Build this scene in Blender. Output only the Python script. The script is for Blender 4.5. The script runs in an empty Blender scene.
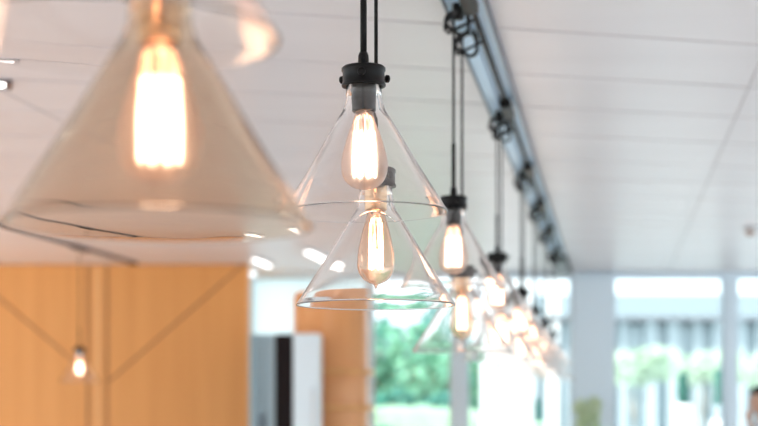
import bpy, bmesh, math, random
from mathutils import Vector, Matrix
random.seed(7)
S = bpy.context.scene
C = S.collection
F = 1500.0; CX = 379.0; HY = 402.0; EYE = 1.6
PI = math.pi

def W(px, py, d):
    """point seen at photo pixel (px,py) standing d metres away"""
    return Vector(((px-CX)*d/F, d, EYE+(HY-py)*d/F))

# ------------------------------------------------------------------ materials
def mat(name, col=(.8,.8,.8), rough=.5, metal=0.0, spec=.5, **k):
    m = bpy.data.materials.new(name); m.use_nodes = True
    b = m.node_tree.nodes['Principled BSDF']
    b.inputs['Base Color'].default_value = (*col, 1)
    b.inputs['Roughness'].default_value = rough
    b.inputs['Metallic'].default_value = metal
    b.inputs['Specular IOR Level'].default_value = spec
    for kk, v in k.items(): b.inputs[kk.replace('_', ' ')].default_value = v
    return m

def noisy(m, c1, c2, scale=(4,4,4), bump=0.0, detail=4, ns=1.0):
    nt = m.node_tree; b = nt.nodes['Principled BSDF']
    tc = nt.nodes.new('ShaderNodeTexCoord'); mp = nt.nodes.new('ShaderNodeMapping')
    mp.inputs['Scale'].default_value = scale
    n = nt.nodes.new('ShaderNodeTexNoise'); n.inputs['Scale'].default_value = ns; n.inputs['Detail'].default_value = detail
    r = nt.nodes.new('ShaderNodeValToRGB')
    r.color_ramp.elements[0].position = .3; r.color_ramp.elements[1].position = .7
    r.color_ramp.elements[0].color = (*c1,1); r.color_ramp.elements[1].color = (*c2,1)
    L = nt.links.new
    L(tc.outputs['Object'], mp.inputs['Vector']); L(mp.outputs['Vector'], n.inputs['Vector'])
    L(n.outputs['Fac'], r.inputs['Fac']); L(r.outputs['Color'], b.inputs['Base Color'])
    if bump:
        bp = nt.nodes.new('ShaderNodeBump'); bp.inputs['Strength'].default_value = bump; bp.inputs['Distance'].default_value = .01
        L(n.outputs['Fac'], bp.inputs['Height']); L(bp.outputs['Normal'], b.inputs['Normal'])
    return m

def glass(name, col, ior=1.5, bump=.0, rough=0.0, coat=0.0, coat_rough=.3, nscale=14):
    m = bpy.data.materials.new(name); m.use_nodes = True
    nt = m.node_tree; nt.nodes.clear(); L = nt.links.new
    out = nt.nodes.new('ShaderNodeOutputMaterial')
    g = nt.nodes.new('ShaderNodeBsdfGlass'); g.inputs['Color'].default_value = (*col,1)
    g.inputs['IOR'].default_value = ior; g.inputs['Roughness'].default_value = rough
    nrm = None
    if bump:
        tc = nt.nodes.new('ShaderNodeTexCoord')
        n = nt.nodes.new('ShaderNodeTexNoise'); n.inputs['Scale'].default_value = nscale; n.inputs['Detail'].default_value = 1
        bp = nt.nodes.new('ShaderNodeBump'); bp.inputs['Strength'].default_value = bump; bp.inputs['Distance'].default_value = .004
        L(tc.outputs['Object'], n.inputs['Vector']); L(n.outputs['Fac'], bp.inputs['Height']); L(bp.outputs['Normal'], g.inputs['Normal'])
    if coat:
        g2 = nt.nodes.new('ShaderNodeBsdfGlass'); g2.inputs['Color'].default_value = (*col,1)
        g2.inputs['IOR'].default_value = ior; g2.inputs['Roughness'].default_value = coat_rough
        mx = nt.nodes.new('ShaderNodeMixShader'); mx.inputs['Fac'].default_value = coat
        L(g.outputs[0], mx.inputs[1]); L(g2.outputs[0], mx.inputs[2]); L(mx.outputs[0], out.inputs['Surface'])
    else:
        L(g.outputs[0], out.inputs['Surface'])
    return m

def pane_mat(name, col):
    m = bpy.data.materials.new(name); m.use_nodes = True
    nt = m.node_tree; nt.nodes.clear(); L = nt.links.new
    out = nt.nodes.new('ShaderNodeOutputMaterial')
    t = nt.nodes.new('ShaderNodeBsdfTransparent'); t.inputs['Color'].default_value = (*col,1)
    g = nt.nodes.new('ShaderNodeBsdfGlossy'); g.inputs['Roughness'].default_value = .02
    f = nt.nodes.new('ShaderNodeFresnel'); f.inputs['IOR'].default_value = 1.3
    mx = nt.nodes.new('ShaderNodeMixShader')
    L(f.outputs[0], mx.inputs[0]); L(t.outputs[0], mx.inputs[1]); L(g.outputs[0], mx.inputs[2]); L(mx.outputs[0], out.inputs['Surface'])
    return m

def emit(name, col, st):
    m = bpy.data.materials.new(name); m.use_nodes = True
    nt = m.node_tree; nt.nodes.clear()
    out = nt.nodes.new('ShaderNodeOutputMaterial'); e = nt.nodes.new('ShaderNodeEmission')
    e.inputs['Color'].default_value = (*col,1); e.inputs['Strength'].default_value = st
    nt.links.new(e.outputs[0], out.inputs['Surface']); return m

M = {}
M['ceil'] = noisy(mat('ceiling_panel', rough=.32, spec=.45), (.82,.775,.785), (.87,.83,.84), (.5,3,1), 0, 2)
M['gap'] = mat('ceiling_joint', (.34,.30,.29), .8)
M['seam'] = mat('seam_batten', (.55,.52,.52), .7)
M['floor'] = noisy(mat('pale_floor', rough=.45), (.80,.77,.74), (.86,.83,.80), (1,1,1), 0, 3)
M['white'] = mat('white_paint', (.82,.84,.85), .5)
M['frame'] = mat('window_frame_paint', (.76,.88,.96), .4)
M['wall'] = mat('plaster', (.78,.76,.73), .7)
M['wood'] = noisy(mat('wood_panel', rough=.42), (.78,.34,.09), (.86,.40,.12), (9,9,.35), 0, 5)
M['wood_in'] = noisy(mat('brown_wood_panel', rough=.5), (.42,.27,.17), (.55,.37,.24), (5,5,.3), 0, 5)
M['groove'] = mat('wood_groove', (.46,.22,.08), .7)
M['strip'] = mat('pale_wood_strip', (.88,.46,.17), .4)
M['kiosk'] = noisy(mat('kiosk_wood', rough=.3), (.84,.36,.13), (.90,.43,.18), (6,6,.5), 0, 4)
M['black'] = mat('black_metal', (.006,.005,.005), .38, 0, .2)
M['blackrub'] = mat('black_cord', (.008,.007,.007), .5, 0, .2)
M['blackpan'] = mat('black_panel', (.014,.008,.008), .6, spec=.15)
M['steel'] = mat('brushed_steel', (.80,.90,.95), .32, .5)
M['steelblue'] = noisy(mat('blue_grey_steel', rough=.35, metal=.3), (.24,.36,.42), (.50,.62,.68), (14,14,.2), 0, 3)
M['brass'] = mat('brass_socket', (.62,.42,.26), .25, 1)
M['gunmetal'] = mat('dark_socket', (.02,.016,.015), .4)
M['nickel'] = mat('nickel_socket', (.55,.52,.50), .2, 1)
M['track'] = mat('track_aluminium', (.60,.80,.98), .35, .0)
M['trackdark'] = mat('track_edge_metal', (.13,.15,.20), .35, .7)
M['glassA'] = glass('tan_shade_glass', (.925,.87,.81), bump=.6, nscale=11)  # tan tinted glass, used on one shade only
M['glass'] = glass('clear_shade_glass', (.99,.98,.975), bump=.22)
M['bulbhot'] = glass('bulb_glass_warm', (1,.95,.925), 1.35, coat=.6, coat_rough=.30, bump=.1)  # filament bloom put into the glass as a warm tint
M['bulbamber'] = glass('bulb_glass_amber', (1,.92,.86), 1.35, coat=.22, coat_rough=.22, bump=.1)
M['filhot'] = emit('filament_hot', (1,.74,.54), 34)
M['filwarm'] = emit('filament_warm', (1,.48,.26), 9)
M['filsoft'] = emit('filament_soft', (1,.60,.38), 14)
M['tube'] = emit('lamp_diffuser', (1,.98,.95), 4)
M['pane'] = pane_mat('window_glass', (.95,.98,.985))
M['frost'] = bpy.data.materials.new('frosted_window_glass'); M['frost'].use_nodes = True
_n = M['frost'].node_tree; _n.nodes.clear(); _o = _n.nodes.new('ShaderNodeOutputMaterial'); _t = _n.nodes.new('ShaderNodeBsdfTranslucent')
_t.inputs['Color'].default_value = (.90,.95,.96,1); _g = _n.nodes.new('ShaderNodeBsdfDiffuse'); _g.inputs['Color'].default_value = (.75,.88,.93,1)
_m = _n.nodes.new('ShaderNodeMixShader'); _m.inputs[0].default_value = .15
_n.links.new(_t.outputs[0], _m.inputs[1]); _n.links.new(_g.outputs[0], _m.inputs[2]); _n.links.new(_m.outputs[0], _o.inputs['Surface'])
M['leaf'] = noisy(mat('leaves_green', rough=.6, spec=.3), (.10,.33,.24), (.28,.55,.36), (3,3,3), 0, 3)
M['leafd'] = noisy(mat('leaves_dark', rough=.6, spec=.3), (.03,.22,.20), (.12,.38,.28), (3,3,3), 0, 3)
M['leafp'] = noisy(mat('leaves_pale', rough=.6, spec=.3), (.52,.66,.52), (.62,.74,.58), (3,3,3), 0, 3)  # overexposed, washed-out look put into the leaf colour
M['leafyel'] = noisy(mat('leaves_yellowgreen', rough=.6, spec=.3), (.50,.68,.36), (.85,.92,.72), (3,3,3), 0, 3)
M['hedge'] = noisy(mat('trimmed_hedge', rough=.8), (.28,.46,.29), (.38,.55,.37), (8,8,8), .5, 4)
M['bark'] = mat('bark', (.42,.38,.33), .9)
M['paving'] = noisy(mat('pale_paving', rough=.8), (.46,.50,.51), (.54,.58,.58), (1,1,1), 0, 3)
M['lawn'] = noisy(mat('lawn_grass', rough=.9), (.22,.45,.20), (.35,.58,.28), (2,2,2), 0, 4)
M['bld'] = mat('pale_facade', (.45,.52,.55), .7)
M['bldroof'] = mat('roof_fascia', (.30,.36,.39), .7)
M['bldglass'] = mat('facade_glass', (.44,.56,.60), .3)
M['skin'] = mat('skin', (.72,.43,.31), .55)
M['hair'] = mat('black_hair', (.008,.008,.012), .7, spec=.2)
M['shirt'] = mat('pale_shirt', (.78,.84,.88), .8)
M['trouser'] = mat('navy_trousers', (.05,.07,.12), .8)
M['shoe'] = mat('black_shoe', (.02,.02,.02), .4)
M['pot'] = mat('white_planter', (.9,.9,.9), .4)
M['brown'] = mat('brown_trim', (.40,.24,.18), .5)
M['soil'] = mat('soil', (.08,.05,.03), .9)

# ------------------------------------------------------------------ mesh helpers
def box(bm, lo, hi):
    vs = [bm.verts.new((x,y,z)) for x in (lo[0],hi[0]) for y in (lo[1],hi[1]) for z in (lo[2],hi[2])]
    for f in ((0,1,3,2),(4,6,7,5),(0,4,5,1),(2,3,7,6),(0,2,6,4),(1,5,7,3)): bm.faces.new([vs[i] for i in f])
    return vs

def lathe(bm, prof, n=48, closed=False, cen=(0,0,0), wob=0.0):
    rings = []
    for r, z in prof:
        if r < 1e-6: rings.append([bm.verts.new((cen[0],cen[1],cen[2]+z))])
        else:
            ring = []
            for i in range(n):
                a = 2*PI*i/n
                rr = r*(1+wob*math.sin(2*a+.7)+wob*.6*math.sin(3*a+z*20))
                ring.append(bm.verts.new((cen[0]+rr*math.cos(a), cen[1]+rr*math.sin(a), cen[2]+z)))
            rings.append(ring)
    pairs = list(zip(rings, rings[1:]))
    if closed: pairs.append((rings[-1], rings[0]))
    for a, b in pairs:
        if len(a) == 1 and len(b) == 1: continue
        for i in range(n):
            j = (i+1) % n
            if len(a) == 1: bm.faces.new((a[0], b[j], b[i]))
            elif len(b) == 1: bm.faces.new((a[i], a[j], b[0]))
            else: bm.faces.new((a[i], a[j], b[j], b[i]))

def tube(bm, pts, r, n=8, taper=None):
    pts = [Vector(p) for p in pts]; rings = []
    up = Vector((0.31,0.2,0.93)).normalized(); prev = None
    for i, p in enumerate(pts):
        t = (pts[min(i+1,len(pts)-1)]-pts[max(i-1,0)]).normalized()
        if prev is None:
            u = t.cross(up)
            if u.length < .2: u = t.cross(Vector((1,0,0)))
        else: u = prev - t*prev.dot(t)
        u.normalize(); prev = u; v = t.cross(u)
        rr = r if taper is None else r*taper[i]
        rings.append([bm.verts.new(p+(u*math.cos(2*PI*k/n)+v*math.sin(2*PI*k/n))*rr) for k in range(n)])
    for a, b in zip(rings, rings[1:]):
        for i in range(n): bm.faces.new((a[i], a[(i+1)%n], b[(i+1)%n], b[i]))
    bm.faces.new(rings[0][::-1]); bm.faces.new(rings[-1])

def mesh(name, fn, smooth=True, bevel=0):
    bm = bmesh.new(); fn(bm)
    bmesh.ops.recalc_face_normals(bm, faces=bm.faces)
    if bevel:
        bmesh.ops.bevel(bm, geom=list(bm.edges), offset=bevel, segments=2, affect='EDGES', clamp_overlap=True)
    me = bpy.data.meshes.new(name); bm.to_mesh(me); bm.free()
    if smooth:
        me.polygons.foreach_set('use_smooth', [True]*len(me.polygons))
    return me

def obj(name, me, m, parent=None, loc=None, rot=None):
    if m is not None and not me.materials: me.materials.append(m)
    o = bpy.data.objects.new(name, me); C.objects.link(o)
    if parent: o.parent = parent
    if loc is not None: o.location = loc
    if rot is not None: o.rotation_euler = rot
    return o

def thing(name, label, cat, loc=(0,0,0), rot=(0,0,0), group=None):
    o = bpy.data.objects.new(name, None); C.objects.link(o); o.empty_display_size = .1
    o.location = loc; o.rotation_euler = rot
    return tag(o, label, cat, group)
def tag(o, label, cat, group=None):
    o['label'] = label; o['category'] = cat
    if group: o['group'] = group
    return o
def struct(name, fn, m, smooth=False, bevel=0, label=None):
    o = obj(name, mesh(name, fn, smooth, bevel), m); o['kind'] = 'structure'
    if label: o['label'] = label
    return o
def boxes(*bs): return lambda bm: [box(bm, a, b) for a, b in bs] and None

# ------------------------------------------------------------------ room
CE = 2.77
YW = 13.5          # window wall
YB = -4.5; XL = -7.5; XR = 7.0
struct('floor', boxes(((XL,YB,-.1),(XR,YW+.1,0))), M['floor'])

def ceil_fn(bm):
    vs = [bm.verts.new(p) for p in ((XL,YB,CE),(XR,YB,CE),(XR,YW,CE),(XL,YW,CE))]
    bm.faces.new(vs)
    th = math.radians(14.6); u = Vector((math.cos(th), math.sin(th), 0)); nn = Vector((-u.y, u.x, 0))
    p0 = Vector((.378, 4.69, CE))
    for k in range(-22, 22):
        w = .575*k+(.03 if k % 3 == 1 else 0)
        bmesh.ops.bisect_plane(bm, geom=bm.faces[:]+bm.edges[:]+bm.verts[:], plane_co=p0+nn*w, plane_no=nn)
    r = bmesh.ops.inset_individual(bm, faces=bm.faces[:], thickness=.013)
    bmesh.ops.delete(bm, geom=r['faces'], context='FACES')
    r = bmesh.ops.extrude_face_region(bm, geom=bm.faces[:])
    bmesh.ops.translate(bm, verts=[v for v in r['geom'] if isinstance(v, bmesh.types.BMVert)], vec=(0,0,.012))
struct('ceiling', ceil_fn, M['ceil'])
def seams(bm):
    for xo in (.508, 3.9, -2.29, -5.6):
        a = Vector((xo+SL*YB, YB, CE)); b = Vector((xo+SL*(YW-.1), YW-.1, CE)); h = .0022
        vs = [bm.verts.new(p) for p in (a+Vector((-h,0,-.002)),a+Vector((h,0,-.002)),b+Vector((h,0,-.002)),b+Vector((-h,0,-.002)),
              a+Vector((-h,0,.006)),a+Vector((h,0,.006)),b+Vector((h,0,.006)),b+Vector((-h,0,.006)))]
        for f in ((0,1,2,3),(7,6,5,4),(0,4,5,1),(1,5,6,2),(2,6,7,3),(3,7,4,0)): bm.faces.new([vs[i] for i in f])
SL = .1553
struct('trim_ceiling_seams', seams, M['seam'])
struct('trim_ceiling_backing', boxes(((XL,YB,CE+.013),(XR,YW+.2,CE+.2))), M['gap'])

# wooden wall on the left, in front of the window line
YWD = 12.7
xr = (246-CX)*YWD/F
wallg = struct('wall_left_wood', boxes(((XL,YWD,0),(xr,YWD+.12,CE-.005))), M['wood'])
struct('trim_wood_end', boxes(((xr,YWD-.012,0),(xr+.022,YWD+.132,CE-.005))), M['strip'])
def rodline(bm, a, b, w, t):
    a = Vector(a); b = Vector(b); d = (b-a).normalized(); n = Vector((-d.z,0,d.x))*w/2
    q = [a-n, a+n, b+n, b-n]; vs = [bm.verts.new(p) for p in q]+[bm.verts.new(p+Vector((0,t,0))) for p in q]
    for f in ((0,1,2,3),(7,6,5,4),(0,4,5,1),(1,5,6,2),(2,6,7,3),(3,7,4,0)): bm.faces.new([vs[i] for i in f])
def P(px, py): return W(px, py, YWD)-Vector((0,.006,0))
j1 = struct('trim_1', lambda bm: rodline(bm, P(88,265), P(88,500), .026, .006), M['groove'])
j2 = struct('trim_2', lambda bm: rodline(bm, P(107,265), P(107,500), .022, .006), M['groove'])
j0 = struct('trim_3', lambda bm: rodline(bm, P(97.5,265), P(97.5,500), .06, .006), M['strip'])
d1 = struct('trim_4', lambda bm: rodline(bm, P(244,264), P(107,383), .018, .005), M['groove'])
d2 = struct('trim_5', lambda bm: rodline(bm, P(-6,294), P(88,373), .018, .005), M['groove'])

# unseen side and rear walls; openings made large to let in more daylight
def leftw(bm):
    box(bm,(XL-.15,YB,0),(XL,YWD,.1)); box(bm,(XL-.15,YB,2.65),(XL,YWD,CE))
    y = YB
    while y < YWD: box(bm,(XL-.15,y,.1),(XL,y+.22,2.65)); y += 2.45
struct('wall_left', leftw, M['frame'])
def rear(bm):
    zs = ((0,.7),(.7,2.45),(2.45,CE)); holes = ((-7.1,-4.6),(-3.9,-1.6),(0.2,2.2),(3.4,6.6))
    box(bm,(XL,YB-.15,0),(XR,YB,.2)); box(bm,(XL,YB-.15,2.45),(XR,YB,CE))
    xs = [XL]+[v for h in holes for v in h]+[XR]
    for i in range(0,len(xs),2): box(bm,(xs[i],YB-.15,.2),(xs[i+1],YB,2.45))
struct('wall_back', rear, M['wood_in'])
def rightw(bm):
    box(bm,(XR,YB,0),(XR+.15,YW,.4)); box(bm,(XR,YB,2.6),(XR+.15,YW,CE))
    y = YB
    while y < YW: box(bm,(XR,y,.4),(XR+.15,y+.18,2.6)); y += 2.2
struct('wall_right', rightw, M['frame'])

# window wall ---------------------------------------------------------------
def wx(px): return (px-CX)*YW/F
def wz(py): return EYE+(HY-py)*YW/F
ztop = wz(277); ztr = wz(318.5)
struct('trim_header', boxes(((xr+.022,YW-.04,ztop),(XR,YW+.14,CE-.002))), M['frame'])
struct('wall_front', boxes(((wx(572),YW-.10,0),(wx(613),YW+.14,ztop)), ), M['frame'])
cols = [(246.5,251),(366,373),(452,467),(724,735.5),(850,862)]
struct('trim_6', lambda bm: [box(bm,(wx(a),YW-.05,0),(wx(b),YW+.10,ztop)) for a,b in cols] and None, M['frame'])
wins = [(251,366,False),(373,452,False),(467,572,True),(613,724,True),(735.5,850,True),(862,1155,True)]
for i,(a,b,tr) in enumerate(wins):
    x0, x1 = wx(a), wx(b); z0 = .15
    def fr(bm):
        t = .018; y0, y1 = YW-.02, YW+.05
        box(bm,(x0,y0,z0),(x0+t,y1,ztop)); box(bm,(x1-t,y0,z0),(x1,y1,ztop))
        box(bm,(x0+t,y0,ztop-t),(x1-t,y1,ztop)); box(bm,(x0+t,y0,z0),(x1-t,y1,z0+t*2))
        if tr: box(bm,(x0+t,y0,ztr-.022),(x1-t,y1,ztr+.022))
    f = struct('window_%d'%(i+1), fr, M['frame'])
    t=.018
    bs = [((x0+t,YW+.01,z0+t*2),(x1-t,YW+.02,(ztr-.022) if tr else ztop-t))]
    if tr: bs.append(((x0+t,YW+.01,ztr+.022),(x1-t,YW+.02,ztop-t)))
    for q in bs:
        obj('pane', mesh('pane', boxes(q), False), M['frost'] if i == 0 else M['pane'], f)
struct('wall_front_sill', boxes(((xr+.022,YW-.04,0),(XR,YW+.08,.15))), M['frame'])

# ------------------------------------------------------------------ track lighting rails

def track(name, xoff, y0, y1, label, connectors, wd=.06, ec=.05):
    L = (y1-y0)*math.sqrt(1+SL*SL)
    t = thing(name, label, 'lamp track', (xoff+SL*y0, y0, CE-.03), (0,0,-math.atan(SL)), 'ceiling lamp tracks')
    obj('channel', mesh('channel', boxes(((-wd,0,.012),(wd,L,.029)),), False), M['track'], t)
    for s in (-1,1):
        obj('side_flange', mesh('side_flange', boxes(((s*wd-.003,0,.006),(s*wd+.004,L,.029))), False), M['trackdark'], t)
    obj('power_rail', mesh('power_rail', lambda bm: tube(bm, [(.35*wd,.0,-.001),(.35*wd,L,-.001)], .0085, 8)), M['blackrub'], t)
    obj('inner_rib', mesh('inner_rib', boxes(((-.012,0,.002),(-.008,L,.012))), False), M['track'], t)
    for e, ec in ((0, .05), (L-ec, ec)):
        obj('end_cap', mesh('end_cap', boxes(((-wd-.006,e-.01,-.02),(wd+.006,e+ec+.01,.029))), False, .004), M['black'], t)
    for yc in connectors:
        lc = (yc-y0)*math.sqrt(1+SL*SL)
        obj('connector', mesh('connector', boxes(((.35*wd-.020,lc-.30,-.034),(.35*wd+.022,lc-.03,.002))), False, .006), M['black'], t)
        obj('clamp', mesh('clamp', lambda bm: lathe(bm, [(0,-.045),(.016,-.045),(.018,-.02),(.018,.0),(0,.0)], 16, cen=(-.3*wd,lc,.01))), M['black'], t)
    return t

# ------------------------------------------------------------------ pendant lamps
cache = {}
def cm(key, fn, smooth=True, bevel=0):
    if key not in cache: cache[key] = mesh(key.split('|')[0], fn, smooth, bevel)
    return cache[key]

def shade_fn(R, hn=.195, wob=.004):
    def fn(bm):
        t = .0018
        prof = [(.0300,hn+.042),(.0325,hn+.040),(.0325,hn+.012),(.0345,hn+.002),(.040,hn-.012)]
        n = 16
        for i in range(1, n): 
            k = i/n; prof.append((.040+(R-.040)*k, (hn-.012)*(1-k)+.001*math.sin(k*9)))
        prof += [(R-.0009,.0022),(R+.0003,.0009),(R+.0001,-.0008),(R-.0014,-.0010),(R-.0026,.0003)]
        inner = []
        for i in range(1, n):
            k = 1-i/n; inner.append((.040+(R-.040)*k-t, (hn-.012)*(1-k)+.001*math.sin(k*9)-t*.3))
        prof += inner + [(.0372,hn-.013),(.0318,hn),(.0298,hn+.012),(.0290,hn+.040)]
        lathe(bm, prof, 72, closed=True, wob=wob)
    return fn

def bulb_prof(rm, zb, tip):
    z1 = .186
    pts = [(.0165,z1),(.0172,z1-.006),(.0205,z1-.022),(.0205+(rm-.0205)*.36,z1-.042),(.0205+(rm-.0205)*.68,z1-.064),
           (rm*.96,z1-.085),(rm,z1-.102),(rm*.965,zb+.030),(rm*.83,zb+.017),(rm*.58,zb+.007),(rm*.28,zb+.0015)]
    pts += [(.004,zb-.001),(.0025,zb-.006),(0,zb-.010)] if tip else [(.005,zb+.0002),(0,zb)]
    return pts
def bulb_fn(rm, zb, tip):
    def fn(bm):
        o = bulb_prof(rm, zb, tip); i = [(max(r-.0011,0), z+(.0011 if z < zb+.02 else 0)) for r, z in o]
        i[-1] = (0, o[-1][1]+.0025)
        def smooth_prof(p):
            out = []
            for k in range(len(p)-1):
                p0 = p[max(k-1,0)]; p1 = p[k]; p2 = p[k+1]; p3 = p[min(k+2,len(p)-1)]
                for s in (0,.5):
                    out.append(tuple(max(0,.5*((2*p1[c])+(-p0[c]+p2[c])*s+(2*p0[c]-5*p1[c]+4*p2[c]-p3[c])*s*s+(-p0[c]+3*p1[c]-3*p2[c]+p3[c])*s**3)) for c in (0,1)))
            out.append(p[-1]); return out
        so = smooth_prof(o); si = smooth_prof(i)
        lathe(bm, [(0,o[0][1]+.001)]+so, 40)
        lathe(bm, [(0,o[0][1]-.001)]+si, 40)
    return fn
def bulb_mesh(key, rm, zb, tip):
    if key in cache: return cache[key]
    bm = bmesh.new(); bulb_fn(rm, zb, tip)(bm)
    # two nested shells: outer faces outward, inner faces inward
    islands = []; seen = set()
    for f in bm.faces:
        if f in seen: continue
        st = [f]; seen.add(f); isl = []
        while st:
            g = st.pop(); isl.append(g)
            for e in g.edges:
                for h in e.link_faces:
                    if h not in seen: seen.add(h); st.append(h)
        islands.append(isl)
    for isl in islands: bmesh.ops.recalc_face_normals(bm, faces=isl)
    def ext(isl): return max(v.co.x for f in isl for v in f.verts)
    inner = min(islands, key=ext)
    for f in inner: f.normal_flip()
    me = bpy.data.meshes.new('bulb'); bm.to_mesh(me); bm.free()
    me.polygons.foreach_set('use_smooth', [True]*len(me.polygons))
    cache[key] = me; return me

def filament_fn(n, r, z0, z1, th, r2=None):
    def fn(bm):
        for k in range(n):
            a = 2*PI*k/n; a2 = a+.12
            rt = r*(.62 if th < .001 else .88)
            tube(bm, [(rt*math.cos(a),rt*math.sin(a),z1),(r*.9*math.cos(a),r*.9*math.sin(a),z1-.012),
                      (r*math.cos(a2),r*math.sin(a2),(z0+z1)/2),(r*math.cos(a2),r*math.sin(a2),z0)], th, 5)
            b = 2*PI*(k+1)/n+.12
            if k % 2 == 0: tube(bm, [(r*math.cos(a2),r*math.sin(a2),z0),(r*.98*math.cos((a2+b)/2),r*.98*math.sin((a2+b)/2),z0-.004),(r*math.cos(b),r*math.sin(b),z0)], th, 5)
    return fn

def cap_fn(bm):
    b = .229
    lathe(bm, [(.0335,b),(.0400,b),(.0405,b+.003),(.0390,b+.006),(.0383,b+.008),(.0383,b+.026),(.0402,b+.028),(.0402,b+.033),(.037,b+.036),(.012,b+.037),(0,b+.037)], 48)
    lathe(bm, [(.0335,b),(.0335,b+.018),(0,b+.018)], 48)
def collar_fn(bm):
    b = .265
    lathe(bm, [(0,b),(.0100,b),(.0100,b+.006),(.0095,b+.02),(.0075,b+.026),(.0045,b+.027),(0,b+.027)], 24)
    tube(bm, [(0,-.0115,b+.012),(0,.0115,b+.012)], .0022, 8)
def screw_fn(bm):
    tube(bm, [(.037,0,0),(.045,0,0)], .0035, 10)
    tube(bm, [(.0445,0,0),(.0455,0,0),(.050,0,0),(.0512,0,0)], .0072, 14, [.85,1,1,.8])
def socket_fn(bm):
    lathe(bm, [(0,.240),(.0225,.240),(.0225,.205),(.0215,.202),(.0225,.199),(.0215,.196),(.0222,.186),(.0195,.183),(0,.183)], 32)

def pendant(px, depth, zrim, kind, label, spin=0.0, tilt=0.0, xoff=-.455, loops=True, group='clear glass cone pendant lamps along the ceiling track'):
    """kind: hot / amber ; zrim: rim height over eye level"""
    x = (px-CX)*depth/F; base = Vector((x, depth, EYE+zrim))
    t = thing('pendant_lamp', label, 'pendant lamp', base, (0,0,0), group)
    high = zrim > .25
    R = .150 if high else .155
    sm = M['glassA'] if kind == 'tan_tint' else M['glass']
    key = 'lamp_shade|%s%s' % (R, kind == 'tan_tint')
    piv = Vector((0,0,.27))
    rot = Matrix.Rotation(tilt,4,'Y') @ Matrix.Rotation(spin,4,'Z')
    def put(o):
        o.matrix_local = Matrix.Translation(piv) @ rot @ Matrix.Translation(-piv); return o
    put(obj('lamp_shade', cm(key, shade_fn(R, wob=.012 if kind == 'tan_tint' else .004)), sm, t))
    put(obj('lamp_cap', cm('lamp_cap|', cap_fn), M['black'], t))
    put(obj('collar', cm('collar|', collar_fn), M['black'], t))
    for k in range(3):
        s = obj('thumb_screw', cm('thumb_screw|', screw_fn), M['black'], t)
        s.matrix_local = Matrix.Translation(piv) @ rot @ Matrix.Translation(-piv) @ Matrix.Translation((0,0,.247)) @ Matrix.Rotation(k*2*PI/3+.35,4,'Z')
    socket = 'brass' if kind in ('amber','tan_tint') else 'nickel'
    put(obj('socket', cm('socket|'+('dark' if kind == 'dark' else socket), socket_fn), M['gunmetal'] if kind == 'dark' else M[socket], t))
    if kind == 'amber':
        b = put(obj('bulb', bulb_mesh('bulb|amber', .0365, .040, True), M['bulbamber'], t))
        obj('filament', cm('filament|amber', filament_fn(12,.0135,.072,.168,.0007)), M['filsoft'], b)
    else:
        b = put(obj('bulb', bulb_mesh('bulb|hot', .0425, .040, False), M['bulbhot'], t))
        obj('filament', cm('filament|hot', filament_fn(16,.0205,.068,.146,.0016)), M['filhot'], b)
        obj('lead_wire', cm('lead_wire|hot', filament_fn(8,.0185,.10,.176,.0006)), M['filwarm'], b)
    obj('glass_stem', cm('glass_stem|', lambda bm: lathe(bm, [(0,.182),(.010,.182),(.006,.165),(.0035,.12),(.0045,.11),(0,.108)], 16)), M['glass'], b)
    # cord with its sleeve, and the coil of spare cord below the track
    zt = CE-.032-base.z                       # track underside in local height
    tr0 = Vector((0,0,.29))
    obj('cord_sleeve', cm('cord_sleeve|', lambda bm: tube(bm, [(0,0,.287),(0,0,.418)], .0062, 10)), M['blackrub'], t)
    # point on the rail above this lamp, local
    rx = xoff + SL*depth - x
    def cord(bm):
        rc = .0037
        pts = [(0,0,.40),(0,0,zt-.02),(0.004,.0,zt-.008)]
        tube(bm, pts, rc, 8)
        if loops:
            cen = Vector((rx+.014, .02, zt-.030)); pts = [(0.004,0,zt-.008)]
            for i in range(46):
                a = PI*.8+i/45*2*PI*2.2
                rr = .034+.005*math.sin(i*.9)
                pts.append(cen+Vector((rr*math.cos(a), .012*math.sin(a*.5)+i*.0012, rr*1.05*math.sin(a))))
            pts.append((rx+.062,.12,zt-.006)); pts.append((rx+.062,.15,zt))
            tube(bm, pts, rc*1.35, 7)
    obj('cord', mesh('cord', cord), M['blackrub'], t)
    return t

K = 'tan_tint'
def pxr(d): return 612-.455*F/d
pendant(113, 1.35, .328, 'hot', 'high clear glass cone lamp cut off by the top left edge of the photo', .3)
pendant(160, 1.50, .176, K, 'largest glass cone pendant lamp, tan tinted, nearest at the left', 1.0)
pendant(363.5, 2.73, .345, 'dark', 'sharp glass cone lamp with bright bulb and black cap, upper of the middle two', .1, math.radians(-.6))
pendant(376, 2.91, .188, 'amber', 'clear glass cone lamp with dimmer pointed amber bulb, lower of the middle two', .8)
rest = [(453.5,4.33),(497,5.93),(521,7.45),(533.5,8.75),(544,10.0),(552,11.4)]
ordh = ['third','fourth','fifth','sixth','seventh','farthest']
conn = [1.35, 2.73]
for i,(px,d) in enumerate(rest):
    conn.append(d)
    pendant(px, d, (.328,.324,.298,.285,.275,.27)[i], 'dark', {0:'high glass cone lamp hanging just right of the two sharp middle lamps',}.get(i, '%s of the high-hung glass cone lamps receding under the black track'%ordh[i]), .4+i)
    pendant(462 if i==0 else pxr(d+.19)+1, d+(.27 if i == 0 else .19), .153 if i==0 else .168, 'hot' if i else 'amber', {0:'low glass cone lamp directly right of the amber-bulb middle lamp'}.get(i, '%s of the low-hung glass cone lamps receding toward the windows'%ordh[i]), 1.3+i)
TR0 = -.455
track('lamp_track', TR0+.03, -2.0, 13.3, 'metal lamp track with black cord loops, running above the row of glass cone lamps', conn, .06, 1.5)
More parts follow.
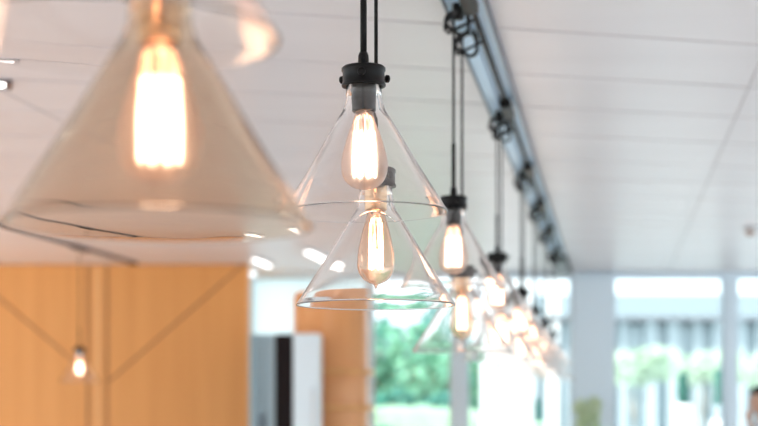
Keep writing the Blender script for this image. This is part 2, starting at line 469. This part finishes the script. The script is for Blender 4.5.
slim = track('lamp_track', -4.0, 4.0, 12.55, 'slim dark lamp track on the ceiling meeting the wooden wall at the left', [11.4], .028)
slim.scale = (1,1,.5); slim.location.z = CE-.015
pendant(79.5, 11.4, .150, 'hot', 'small distant glass cone lamp hanging alone before the wooden wall', .5, 0, -4.04, False, 'clear glass cone pendant lamps at the wooden wall')

# ------------------------------------------------------------------ ceiling fixtures
def linear(px0,py0,px1,py1,w,label):
    d0 = 1.17*F/(HY-py0); d1 = 1.17*F/(HY-py1)
    a = Vector(((px0-CX)*d0/F, d0, CE)); L = (d1-d0)*1.012
    t = thing('linear_light', label, 'ceiling light', a, (0,0,-math.atan(SL)), 'white linear ceiling lights')
    obj('housing', mesh('housing', boxes(((-w/2,0,-.03),(w/2,L,0))), False, .004), M['white'], t)
    obj('diffuser', mesh('diffuser', boxes(((-w/2+.008,.01,-.036),(w/2-.008,L-.01,-.03))), False), M['tube'], t)
linear(308,248,0,259,.07,'short white linear ceiling light behind the middle lamps, nearer the right')
linear(254,256,0,262.5,.05,'faint white linear ceiling light above the right end of the wooden wall')
t = thing('downlight', 'recessed square ceiling spotlight with dark edge at the left border of the photo', 'ceiling light', (W(-9,83,5.5).x,5.5,CE), (0,0,.25))
def frame_fn(bm):
    o,i=.075,.05
    for a,b in (((-o,-o,-.008),(o,-i,0)),((-o,i,-.008),(o,o,0)),((-o,-i,-.008),(-i,i,0)),((i,-i,-.008),(o,i,0))): box(bm,a,b)
obj('rim', mesh('rim', frame_fn, False), M['trackdark'], t)
obj('diffuser', mesh('diffuser', boxes(((-.05,-.05,-.004),(.05,.05,-.001))), False), M['tube'], t)
t = thing('smoke_detector', 'small round brownish detector on the ceiling near the right edge', 'smoke detector', (W(752,227,10).x,10.05,CE))
obj('base', mesh('base', lambda bm: lathe(bm,[(0,0),(.055,0),(.055,-.012),(.045,-.02),(0,-.02)],28)), M['white'], t)
obj('sensor', mesh('sensor', lambda bm: lathe(bm,[(0,-.019),(.034,-.019),(.030,-.042),(.016,-.055),(0,-.056)],24)), M['brown'], t)

# ------------------------------------------------------------------ tall cabinets and the curved wooden kiosk
def cabinet(px0,px1,pyt,d,dep,m1,m2,name,label,cat,front):
    x0=(px0-CX)*d/F; x1=(px1-CX)*d/F; h=W(0,pyt,d).z
    t = thing(name,label,cat,((x0+x1)/2,d,0)); w=(x1-x0)/2
    return t,w,h
# black slab with steel side
t,w,h = cabinet(275,320,333,11.6,.5,None,None,'tall_cabinet','tall narrow cabinet, left door black, right door pale steel, by the round kiosk','cabinet',None)
sx = -w+ (18/45)*2*w
obj('body', mesh('body', boxes(((-w,.06,.06),(w,.55,h))), False, .006), M['steel'], t)
bd = obj('door', mesh('door', boxes(((-w,0,.08),(sx-.003,.058,h-.01))), False, .005), M['blackpan'], t); bd['label']='black glossy door'
sd = obj('door', mesh('door', boxes(((sx+.003,0,.08),(w,.058,h-.01))), False, .005), M['steel'], t); sd['label']='pale steel door'
obj('handle', mesh('handle', lambda bm: tube(bm,[(w-.05,0,1.25),(w-.05,-.03,1.26),(w-.05,-.03,1.69),(w-.05,0,1.70)],.012,10)), M['white'], sd)
for s in (-1,1): obj('foot', mesh('foot', boxes(((s*(w-.03)-.02,.1,0),(s*(w-.03)+.02,.5,.06))), False), M['black'], t)
t,w,h = cabinet(250,274,334,12.3,.5,None,None,'steel_cupboard','blue-grey steel cupboard between the wooden wall and the black cabinet door','cupboard',None)
obj('body', mesh('body', boxes(((-w,.03,.05),(w,.55,h))), False, .006), M['steelblue'], t)
for s in (-1,1):
    dd=obj('door', mesh('door', boxes(((min(0,s*w)+.003,0,.06),(max(0,s*w)-.003,.028,h-.01))), False, .004), M['steelblue'], t)
    obj('handle', mesh('handle', boxes(((s*.018-.005,-.02,1.1),(s*.018+.005,0,1.5))), False), M['trackdark'], dd)
for s in (-1,1): obj('foot', mesh('foot', boxes(((s*(w-.03)-.02,.1,0),(s*(w-.03)+.02,.5,.05))), False), M['black'], t)

d = 12.45; xc=(330-CX)*d/F; Rk=38*d/F
t = thing('round_kiosk','round orange wood kiosk with projecting ledges behind the lower middle lamp','kiosk',(xc,d+.1,0))
hk = W(0,291,d).z
obj('drum', mesh('drum', lambda bm: lathe(bm,[(0,0),(Rk,0),(Rk,hk-.03),(Rk-.03,hk),(0,hk)],64)), M['kiosk'], t)
for py in (372,408,470):
    z=W(0,py,d).z
    obj('ledge', mesh('ledge', lambda bm: lathe(bm,[(Rk-.01,z-.018),(Rk+.048,z-.022),(Rk+.056,z),(Rk+.048,z+.022),(Rk-.01,z+.018)],64)), M['strip'], t)

# ------------------------------------------------------------------ foliage
def leaf(bm, p, s):
    d = Vector((random.gauss(0,1),random.gauss(0,1),random.gauss(0,.7))).normalized()
    u = d.cross(Vector((random.random(),random.random(),random.random()-.5))).normalized()
    a=p-d*s; b=p+d*s; m=p+d.cross(u)*s*.15
    v=[bm.verts.new(q) for q in (a,m+u*s*.4,b,m-u*s*.4)]
    bm.faces.new((v[0],v[1],v[2])); bm.faces.new((v[0],v[2],v[3]))
def plant(name,label,cat,loc,blobs,n,s,m,trunk_r,group=None,trunk_h=None,pot=None):
    t = thing(name,label,cat,loc,(0,0,0),group)
    def fol(bm):
        vol=[b[3]**2 for b in blobs]
        for (x,y,z,r),v in zip(blobs,vol):
            for _ in range(int(n*v/sum(vol))):
                q=Vector((random.gauss(0,1),random.gauss(0,1),random.gauss(0,1))).normalized()*r*(.55+.45*random.random()**.5)
                leaf(bm,Vector((x,y,z))+q,s*random.uniform(.7,1.3))
    obj('foliage', mesh('foliage',fol,False), m, t)
    top=max(b[2] for b in blobs)
    def tr(bm):
        z0 = .0 if not pot else pot[1]-.04
        tube(bm,[(0,0,z0),(.02,.0,top*.5),(.0,.01,top)],trunk_r,8,[1,.8,.4])
        for x,y,z,r in blobs[:6]: tube(bm,[(0.01,0,max(z*.55,z0)),(x*.6,y*.6,z*.8),(x,y,z)],trunk_r*.4,6,[1,.7,.3])
    obj('trunk', mesh('trunk',tr), M['bark'], t)
    if pot:
        r,h = pot
        obj('planter', mesh('planter', lambda bm: lathe(bm,[(0,0),(r*.8,0),(r,h),(r*.9,h),(r*.88,h-.04),(0,h-.04)],32)), M['pot'], t)
    return t
def blobs_for(w,h0,h1,n,r):
    return [(random.uniform(-w,w),random.uniform(-w,w)*.6,random.uniform(h0,h1),r*random.uniform(.7,1.2)) for _ in range(n)]

zg=-.1
struct('ground', boxes(((-60,YW+.2,zg-.1),(60,90,zg))), M['paving'])
# trees beyond the windows (left part of the window wall)
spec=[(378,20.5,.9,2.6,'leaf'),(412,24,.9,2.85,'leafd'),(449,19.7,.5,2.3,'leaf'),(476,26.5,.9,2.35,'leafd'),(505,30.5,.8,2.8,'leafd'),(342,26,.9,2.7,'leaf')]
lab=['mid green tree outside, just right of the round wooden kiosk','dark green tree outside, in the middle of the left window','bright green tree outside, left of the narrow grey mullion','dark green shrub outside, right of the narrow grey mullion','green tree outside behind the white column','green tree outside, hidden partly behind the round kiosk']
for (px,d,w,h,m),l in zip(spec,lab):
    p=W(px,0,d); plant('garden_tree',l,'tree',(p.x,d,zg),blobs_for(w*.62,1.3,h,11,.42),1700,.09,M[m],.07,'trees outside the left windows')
# trimmed hedge, pale, domed top
def hedge_fn(bm):
    n=24; w=1.55
    for i in range(n):
        pass
    rows=[]
    for i in range(n+1):
        u=i/n*2-1; hh=1.66-.16*(u+.2)**2
        sec=[(-.35,0),(-.40,hh*.6),(-.36,hh-.10),(-.24,hh-.02),(0,hh),(.24,hh-.02),(.36,hh-.1),(.4,hh*.6),(.35,0)]
        rows.append([bm.verts.new((u*w+random.uniform(-.01,.01),y+random.uniform(-.02,.02),max(z+(random.uniform(-.02,.02) if z else 0),0))) for y,z in sec])
    for a,b in zip(rows,rows[1:]):
        for k in range(len(a)-1): bm.faces.new((a[k],a[k+1],b[k+1],b[k]))
    bm.faces.new(rows[0]); bm.faces.new(rows[-1][::-1])
h = obj('clipped_hedge', mesh('clipped_hedge',hedge_fn), M['hedge'], None, (W(425,0,17.5).x,17.5,zg)); tag(h,'pale green clipped hedge with rounded top in front of the trees outside','hedge')
p=W(384,0,16); plant('garden_shrub','small dark green shrub outside at the foot of the pale hedge, beside the kiosk','shrub',(p.x,16,zg),[(0,0,1.2,.25),(.1,.05,.9,.3),(-.15,0,.8,.28)],1200,.05,M['leafd'],.03)
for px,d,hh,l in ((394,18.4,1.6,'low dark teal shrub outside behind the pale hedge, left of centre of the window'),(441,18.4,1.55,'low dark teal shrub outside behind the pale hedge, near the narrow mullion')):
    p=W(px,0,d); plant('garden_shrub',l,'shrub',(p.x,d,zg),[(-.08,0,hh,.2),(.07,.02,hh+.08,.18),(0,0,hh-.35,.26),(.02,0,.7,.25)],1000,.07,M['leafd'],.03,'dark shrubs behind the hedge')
# exterior column
def colm(bm): box(bm,(-.27,-.2,0),(.27,.2,3.6)); box(bm,(-.31,-.24,0),(.31,.24,.12)); box(bm,(-.31,-.24,3.5),(.31,.24,3.62))
c=obj('porch_column', mesh('porch_column',colm,False,.01), M['pot'], None, (W(507,0,16).x,16,zg)); tag(c,'broad white square column outside, left of the wide grey pillar','column')
c=obj('porch_post', mesh('porch_post',boxes(((-.07,-.07,0),(.07,.07,3.5))),False,.01), M['pot'], None, (W(553,0,17).x,17,zg)); tag(c,'slim white post outside, between the broad white column and the grey pillar','post')

# pale building beyond the right windows
bd_=38.0
def bx(px): return (px-CX)*bd_/F
def bz(py): return EYE+(HY-py)*bd_/F
t = thing('office_building','pale building with vertical fins far beyond the right windows','building',(bx(680),bd_,zg))
X0=bx(520)-bx(680); X1=bx(900)-bx(680)
obj('facade', mesh('facade', boxes(((X0,.3,0),(X1,6,bz(317)-.002))), False), M['bldglass'], t)
obj('roof_slab', mesh('roof_slab', boxes(((X0-.2,-.6,bz(317)),(X1+.2,6.2,bz(292)))), False,.03), M['bldroof'], t)
obj('spandrel', mesh('spandrel', boxes(((X0,.1,bz(352)),(X1,.3,bz(322)))), False), M['bld'], t)
px=522
k=0
while px<890:
    a=bx(px)-bx(680); ww=random.choice((.16,.28,.2,.4))
    obj('facade_fin', mesh('facade_fin', boxes(((a,-.15,0),(a+ww,.3,bz(317)))), False), M['bld'], t)
    px+=random.choice((17,22,26,19)); k+=1
spec=[(633,26,.7,2.5,'leafp'),(702,31,.7,2.75,'leafp'),(765,28,.7,2.5,'leafp')]
lab=['pale green tree outside, left side of the wide right window','pale green tree outside, right side of the wide right window','pale green tree outside above the person at the right edge']
for (px,d,w,h,m),l in zip(spec,lab):
    p=W(px,0,d); plant('garden_tree',l,'tree',(p.x,d,zg),blobs_for(w*.7,2.25,h,7,.28),800,.08,M[m],.03,'pale trees outside the right windows')
p=W(683,0,15.5); plant('potted_conifer','narrow dark green conifer in tall white rounded planter outside the wide right window','potted tree',(p.x,15.5,zg),[(0,0,1.70+.05*k,.055-.004*abs(k-2)) for k in range(6)],900,.03,M['leafd'],.015,None,None,(.10,1.68))
p=W(721,0,16.5); plant('potted_conifer','dark teal conifer in white planter outside, touching the right mullion','potted tree',(p.x,16.5,zg),[(0,0,1.72+.07*k,.07) for k in range(5)],700,.03,M['leafd'],.015,None,None,(.12,1.5))
# plant indoors before the pillar
p=W(588,0,13.0); plant('potted_plant','leafy green indoor plant in a tall pot in front of the wide grey pillar','potted plant',(p.x,13.0,0),[(0,0,1.5,.09),(.04,0,1.56,.08),(-.05,0,1.55,.07),(0,0,1.4,.10)],420,.035,M['leafyel'],.012,None,None,(.14,1.2))

# ------------------------------------------------------------------ person at the right edge, facing left, hand at chin
D=12.4; ph=W(757,0,D)
t = thing('person','person with short black hair in a pale shirt facing left, hand raised to chin','person',(ph.x+.062,D,0),(0,0,0))
def skin(name, verts, edges, radii, m, parent, root=0, lev=2):
    me = bpy.data.meshes.new(name); me.from_pydata([Vector(v) for v in verts], edges, [])
    o = obj(name, me, m, parent)
    me.skin_vertices.new() if hasattr(me.skin_vertices,'new') and not me.skin_vertices else None
    md = o.modifiers.new('skin','SKIN'); md.use_smooth_shade=True
    if not me.skin_vertices: 
        bpy.context.view_layer.update()
    if me.skin_vertices:
        for i,r in enumerate(radii):
            me.skin_vertices[0].data[i].radius=(r,r)
        me.skin_vertices[0].data[root].use_root=True
    s=o.modifiers.new('sub','SUBSURF'); s.levels=lev; s.render_levels=lev
    return o
H=1.725
# faces -X
body_v=[(0,0,.93),(0,0,1.10),(.01,0,1.28),(.01,0,1.42),(.0,0,1.50),(-.015,0,1.56),     #0-5 pelvis..neck
        (0,.17,1.41),(.03,.22,1.15),(-.02,.24,.92),(-.03,.24,.86),                       #6-9 far arm
        (0,-.17,1.41),(-.03,-.20,1.15),(-.13,-.13,1.34),(-.155,-.10,1.43),               #10-13 near arm raised
        (0,.09,.88),(-.01,.10,.48),(.01,.10,.09),(-.13,.10,.04),
        (0,-.09,.88),(-.01,-.10,.48),(.01,-.10,.09),(-.13,-.10,.04)]
body_e=[(0,1),(1,2),(2,3),(3,4),(4,5),(3,6),(6,7),(7,8),(8,9),(3,10),(10,11),(11,12),(12,13),(0,14),(14,15),(15,16),(16,17),(0,18),(18,19),(19,20),(20,21)]
body_r=[.13,.12,.13,.12,.055,.052,.062,.045,.032,.03,.062,.046,.034,.028,.09,.06,.042,.035,.09,.06,.042,.035]
body=skin('body',body_v,body_e,body_r,M['skin'],t)
def head_fn(bm):
    bmesh.ops.create_uvsphere(bm,u_segments=36,v_segments=28,radius=1)
    for v in bm.verts:
        x,y,z=v.co
        wd=.074*(1-.28*max(0,-z)**1.5); dp=.098*(1-.12*max(0,-z))
        nx=x*dp; ny=y*wd; nz=z*.118
        f=max(0,-x)
        if f>.5:
            if abs(y)<.28:
                nose=math.exp(-((z+.12)/.17)**2)*max(0,1-abs(y)/.24); nx-=.024*nose
                nx-=.006*math.exp(-((z+.50)/.07)**2)*(1-abs(y)/.3)
                nx-=.005*math.exp(-((z+.80)/.14)**2)
            nx+=.008*math.exp(-((z-.06)/.10)**2)*math.exp(-((abs(y)-.36)/.16)**2)
        if z<-.3: nx-= .016*(-z-.3)*1.2
        v.co=(nx,ny,nz)
hd=obj('head', mesh('head',head_fn), M['skin'], body, (-.02,0,1.61))
def hair_fn(bm):
    bmesh.ops.create_uvsphere(bm,u_segments=40,v_segments=30,radius=1)
    kill=[]
    for v in bm.verts:
        x,y,z=v.co
        if (x<-.1 and z<.34+.1*max(0,-x-.5)) or (x<.25 and z<.02) or z<-.5: kill.append(v)
        k=1+.03*math.sin(x*23+z*17)*math.sin(y*19)
        v.co=(x*.119*k+.004,y*.088*k,z*.134*k+.003)
    bmesh.ops.delete(bm,geom=kill,context='VERTS')
    bmesh.ops.solidify(bm,geom=bm.faces[:],thickness=.008)
obj('hair', mesh('hair',hair_fn), M['hair'], body, (-.02,0,1.61))
for s in (-1,1):
    obj('eye', mesh('eye',lambda bm: bmesh.ops.create_uvsphere(bm,u_segments=12,v_segments=8,radius=.0095)), M['hair'], body, (-.105,s*.027,1.617))
    obj('ear', mesh('ear',lambda bm: lathe(bm,[(0,-.006),(.018,-.006),(.022,.0),(.018,.006),(.008,.002),(0,.001)],16)), M['skin'], body, (-.005,s*.073,1.60),(PI/2,0,0))
def hand(name,org,dirv,palm,side,parent,m):
    o=Vector(org); d=Vector(dirv).normalized(); n=Vector(palm).normalized(); sd=d.cross(n).normalized()*side
    vs=[o,o+d*.045,o+d*.085]; es=[(0,1),(1,2)]; rs=[.024,.030,.028]
    for k,(off,L) in enumerate(((-.028,.062),(-.010,.072),(.010,.068),(.027,.054))):
        b=len(vs); base=o+d*.085+sd*off
        vs+=[base,base+d*L*.42+n*.008,base+d*L*.62+n*.028,base+d*L*.60+n*.046]
        es+=[(2,b),(b,b+1),(b+1,b+2),(b+2,b+3)]; rs+=[.0105,.0092,.0085,.0075]
    b=len(vs); vs+=[o+d*.035-sd*.030,o+d*.06-sd*.048+n*.012,o+d*.085-sd*.048+n*.025]; es+=[(1,b),(b,b+1),(b+1,b+2)]; rs+=[.013,.0105,.009]
    return skin(name,vs,es,rs,m,parent,1,2)
hand('hand',(-.155,-.10,1.43),(-.05,.45,1),(.9,.1,0),1,body,M['skin'])
hand('hand',(-.03,.24,.86),(0,0,-1),(-.3,-1,0),-1,body,M['skin'])
sh_v=[(0,0,.93),(0,0,1.10),(.01,0,1.28),(.01,0,1.42),(.005,0,1.475),(0,.17,1.41),(.03,.22,1.17),(0,.235,1.0),(0,-.17,1.41),(-.03,-.20,1.17),(-.10,-.155,1.28)]
skin('shirt',sh_v,[(0,1),(1,2),(2,3),(3,4),(3,5),(5,6),(6,7),(3,8),(8,9),(9,10)],[.148,.14,.15,.14,.068,.08,.062,.052,.08,.062,.052],M['shirt'],body)
skin('trousers',[(0,0,.92),(0,.09,.86),(-.01,.10,.48),(.01,.10,.10),(0,-.09,.86),(-.01,-.10,.48),(.01,-.10,.10)],[(0,1),(1,2),(2,3),(0,4),(4,5),(5,6)],[.145,.108,.08,.065,.108,.08,.065],M['trouser'],body)
for s in (-1,1):
    def shoe(bm):
        bmesh.ops.create_uvsphere(bm,u_segments=20,v_segments=12,radius=1)
        for v in bm.verts: v.co=(v.co.x*.14,v.co.y*.05,max(v.co.z,-.6)*.055*(1 if v.co.x>-.2 else .8))
    obj('shoe', mesh('shoe',shoe), M['shoe'], body, (-.06,s*.10,.034))

# ------------------------------------------------------------------ light
w = bpy.data.worlds.new('world'); S.world = w; w.use_nodes = True
nt = w.node_tree; bg = nt.nodes['Background']
bg.inputs['Color'].default_value = (.84,.94,1.0,1); bg.inputs['Strength'].default_value = 1.7
sun = bpy.data.lights.new('sun','SUN'); sun.energy = 5.0; sun.angle = math.radians(2); sun.color=(1,.96,.90)
so = bpy.data.objects.new('sun', sun); C.objects.link(so)
so.rotation_euler = (math.radians(54), 0, math.radians(-62))   # high, from behind and the left

# ------------------------------------------------------------------ camera
cam = bpy.data.cameras.new('camera'); co = bpy.data.objects.new('camera', cam); C.objects.link(co)
co.location = (0,0,EYE); co.rotation_euler = (PI/2,0,0)
cam.sensor_width = 36; cam.lens = F/758*36; cam.shift_y = (HY-213)/758; cam.clip_start=.05; cam.clip_end=200
cam.dof.use_dof = True; cam.dof.focus_distance = 2.82; cam.dof.aperture_fstop = 3.0
S.camera = co
S.view_settings.view_transform='Standard'; S.view_settings.look='None'; S.view_settings.gamma=1
S.view_settings.use_curve_mapping=False; S.view_settings.exposure=.5
cy=S.cycles
cy.max_bounces=24; cy.transmission_bounces=24; cy.glossy_bounces=8; cy.diffuse_bounces=6; cy.transparent_max_bounces=24
cy.caustics_reflective=False; cy.caustics_refractive=False; cy.sample_clamp_indirect=6
cy.use_denoising=True
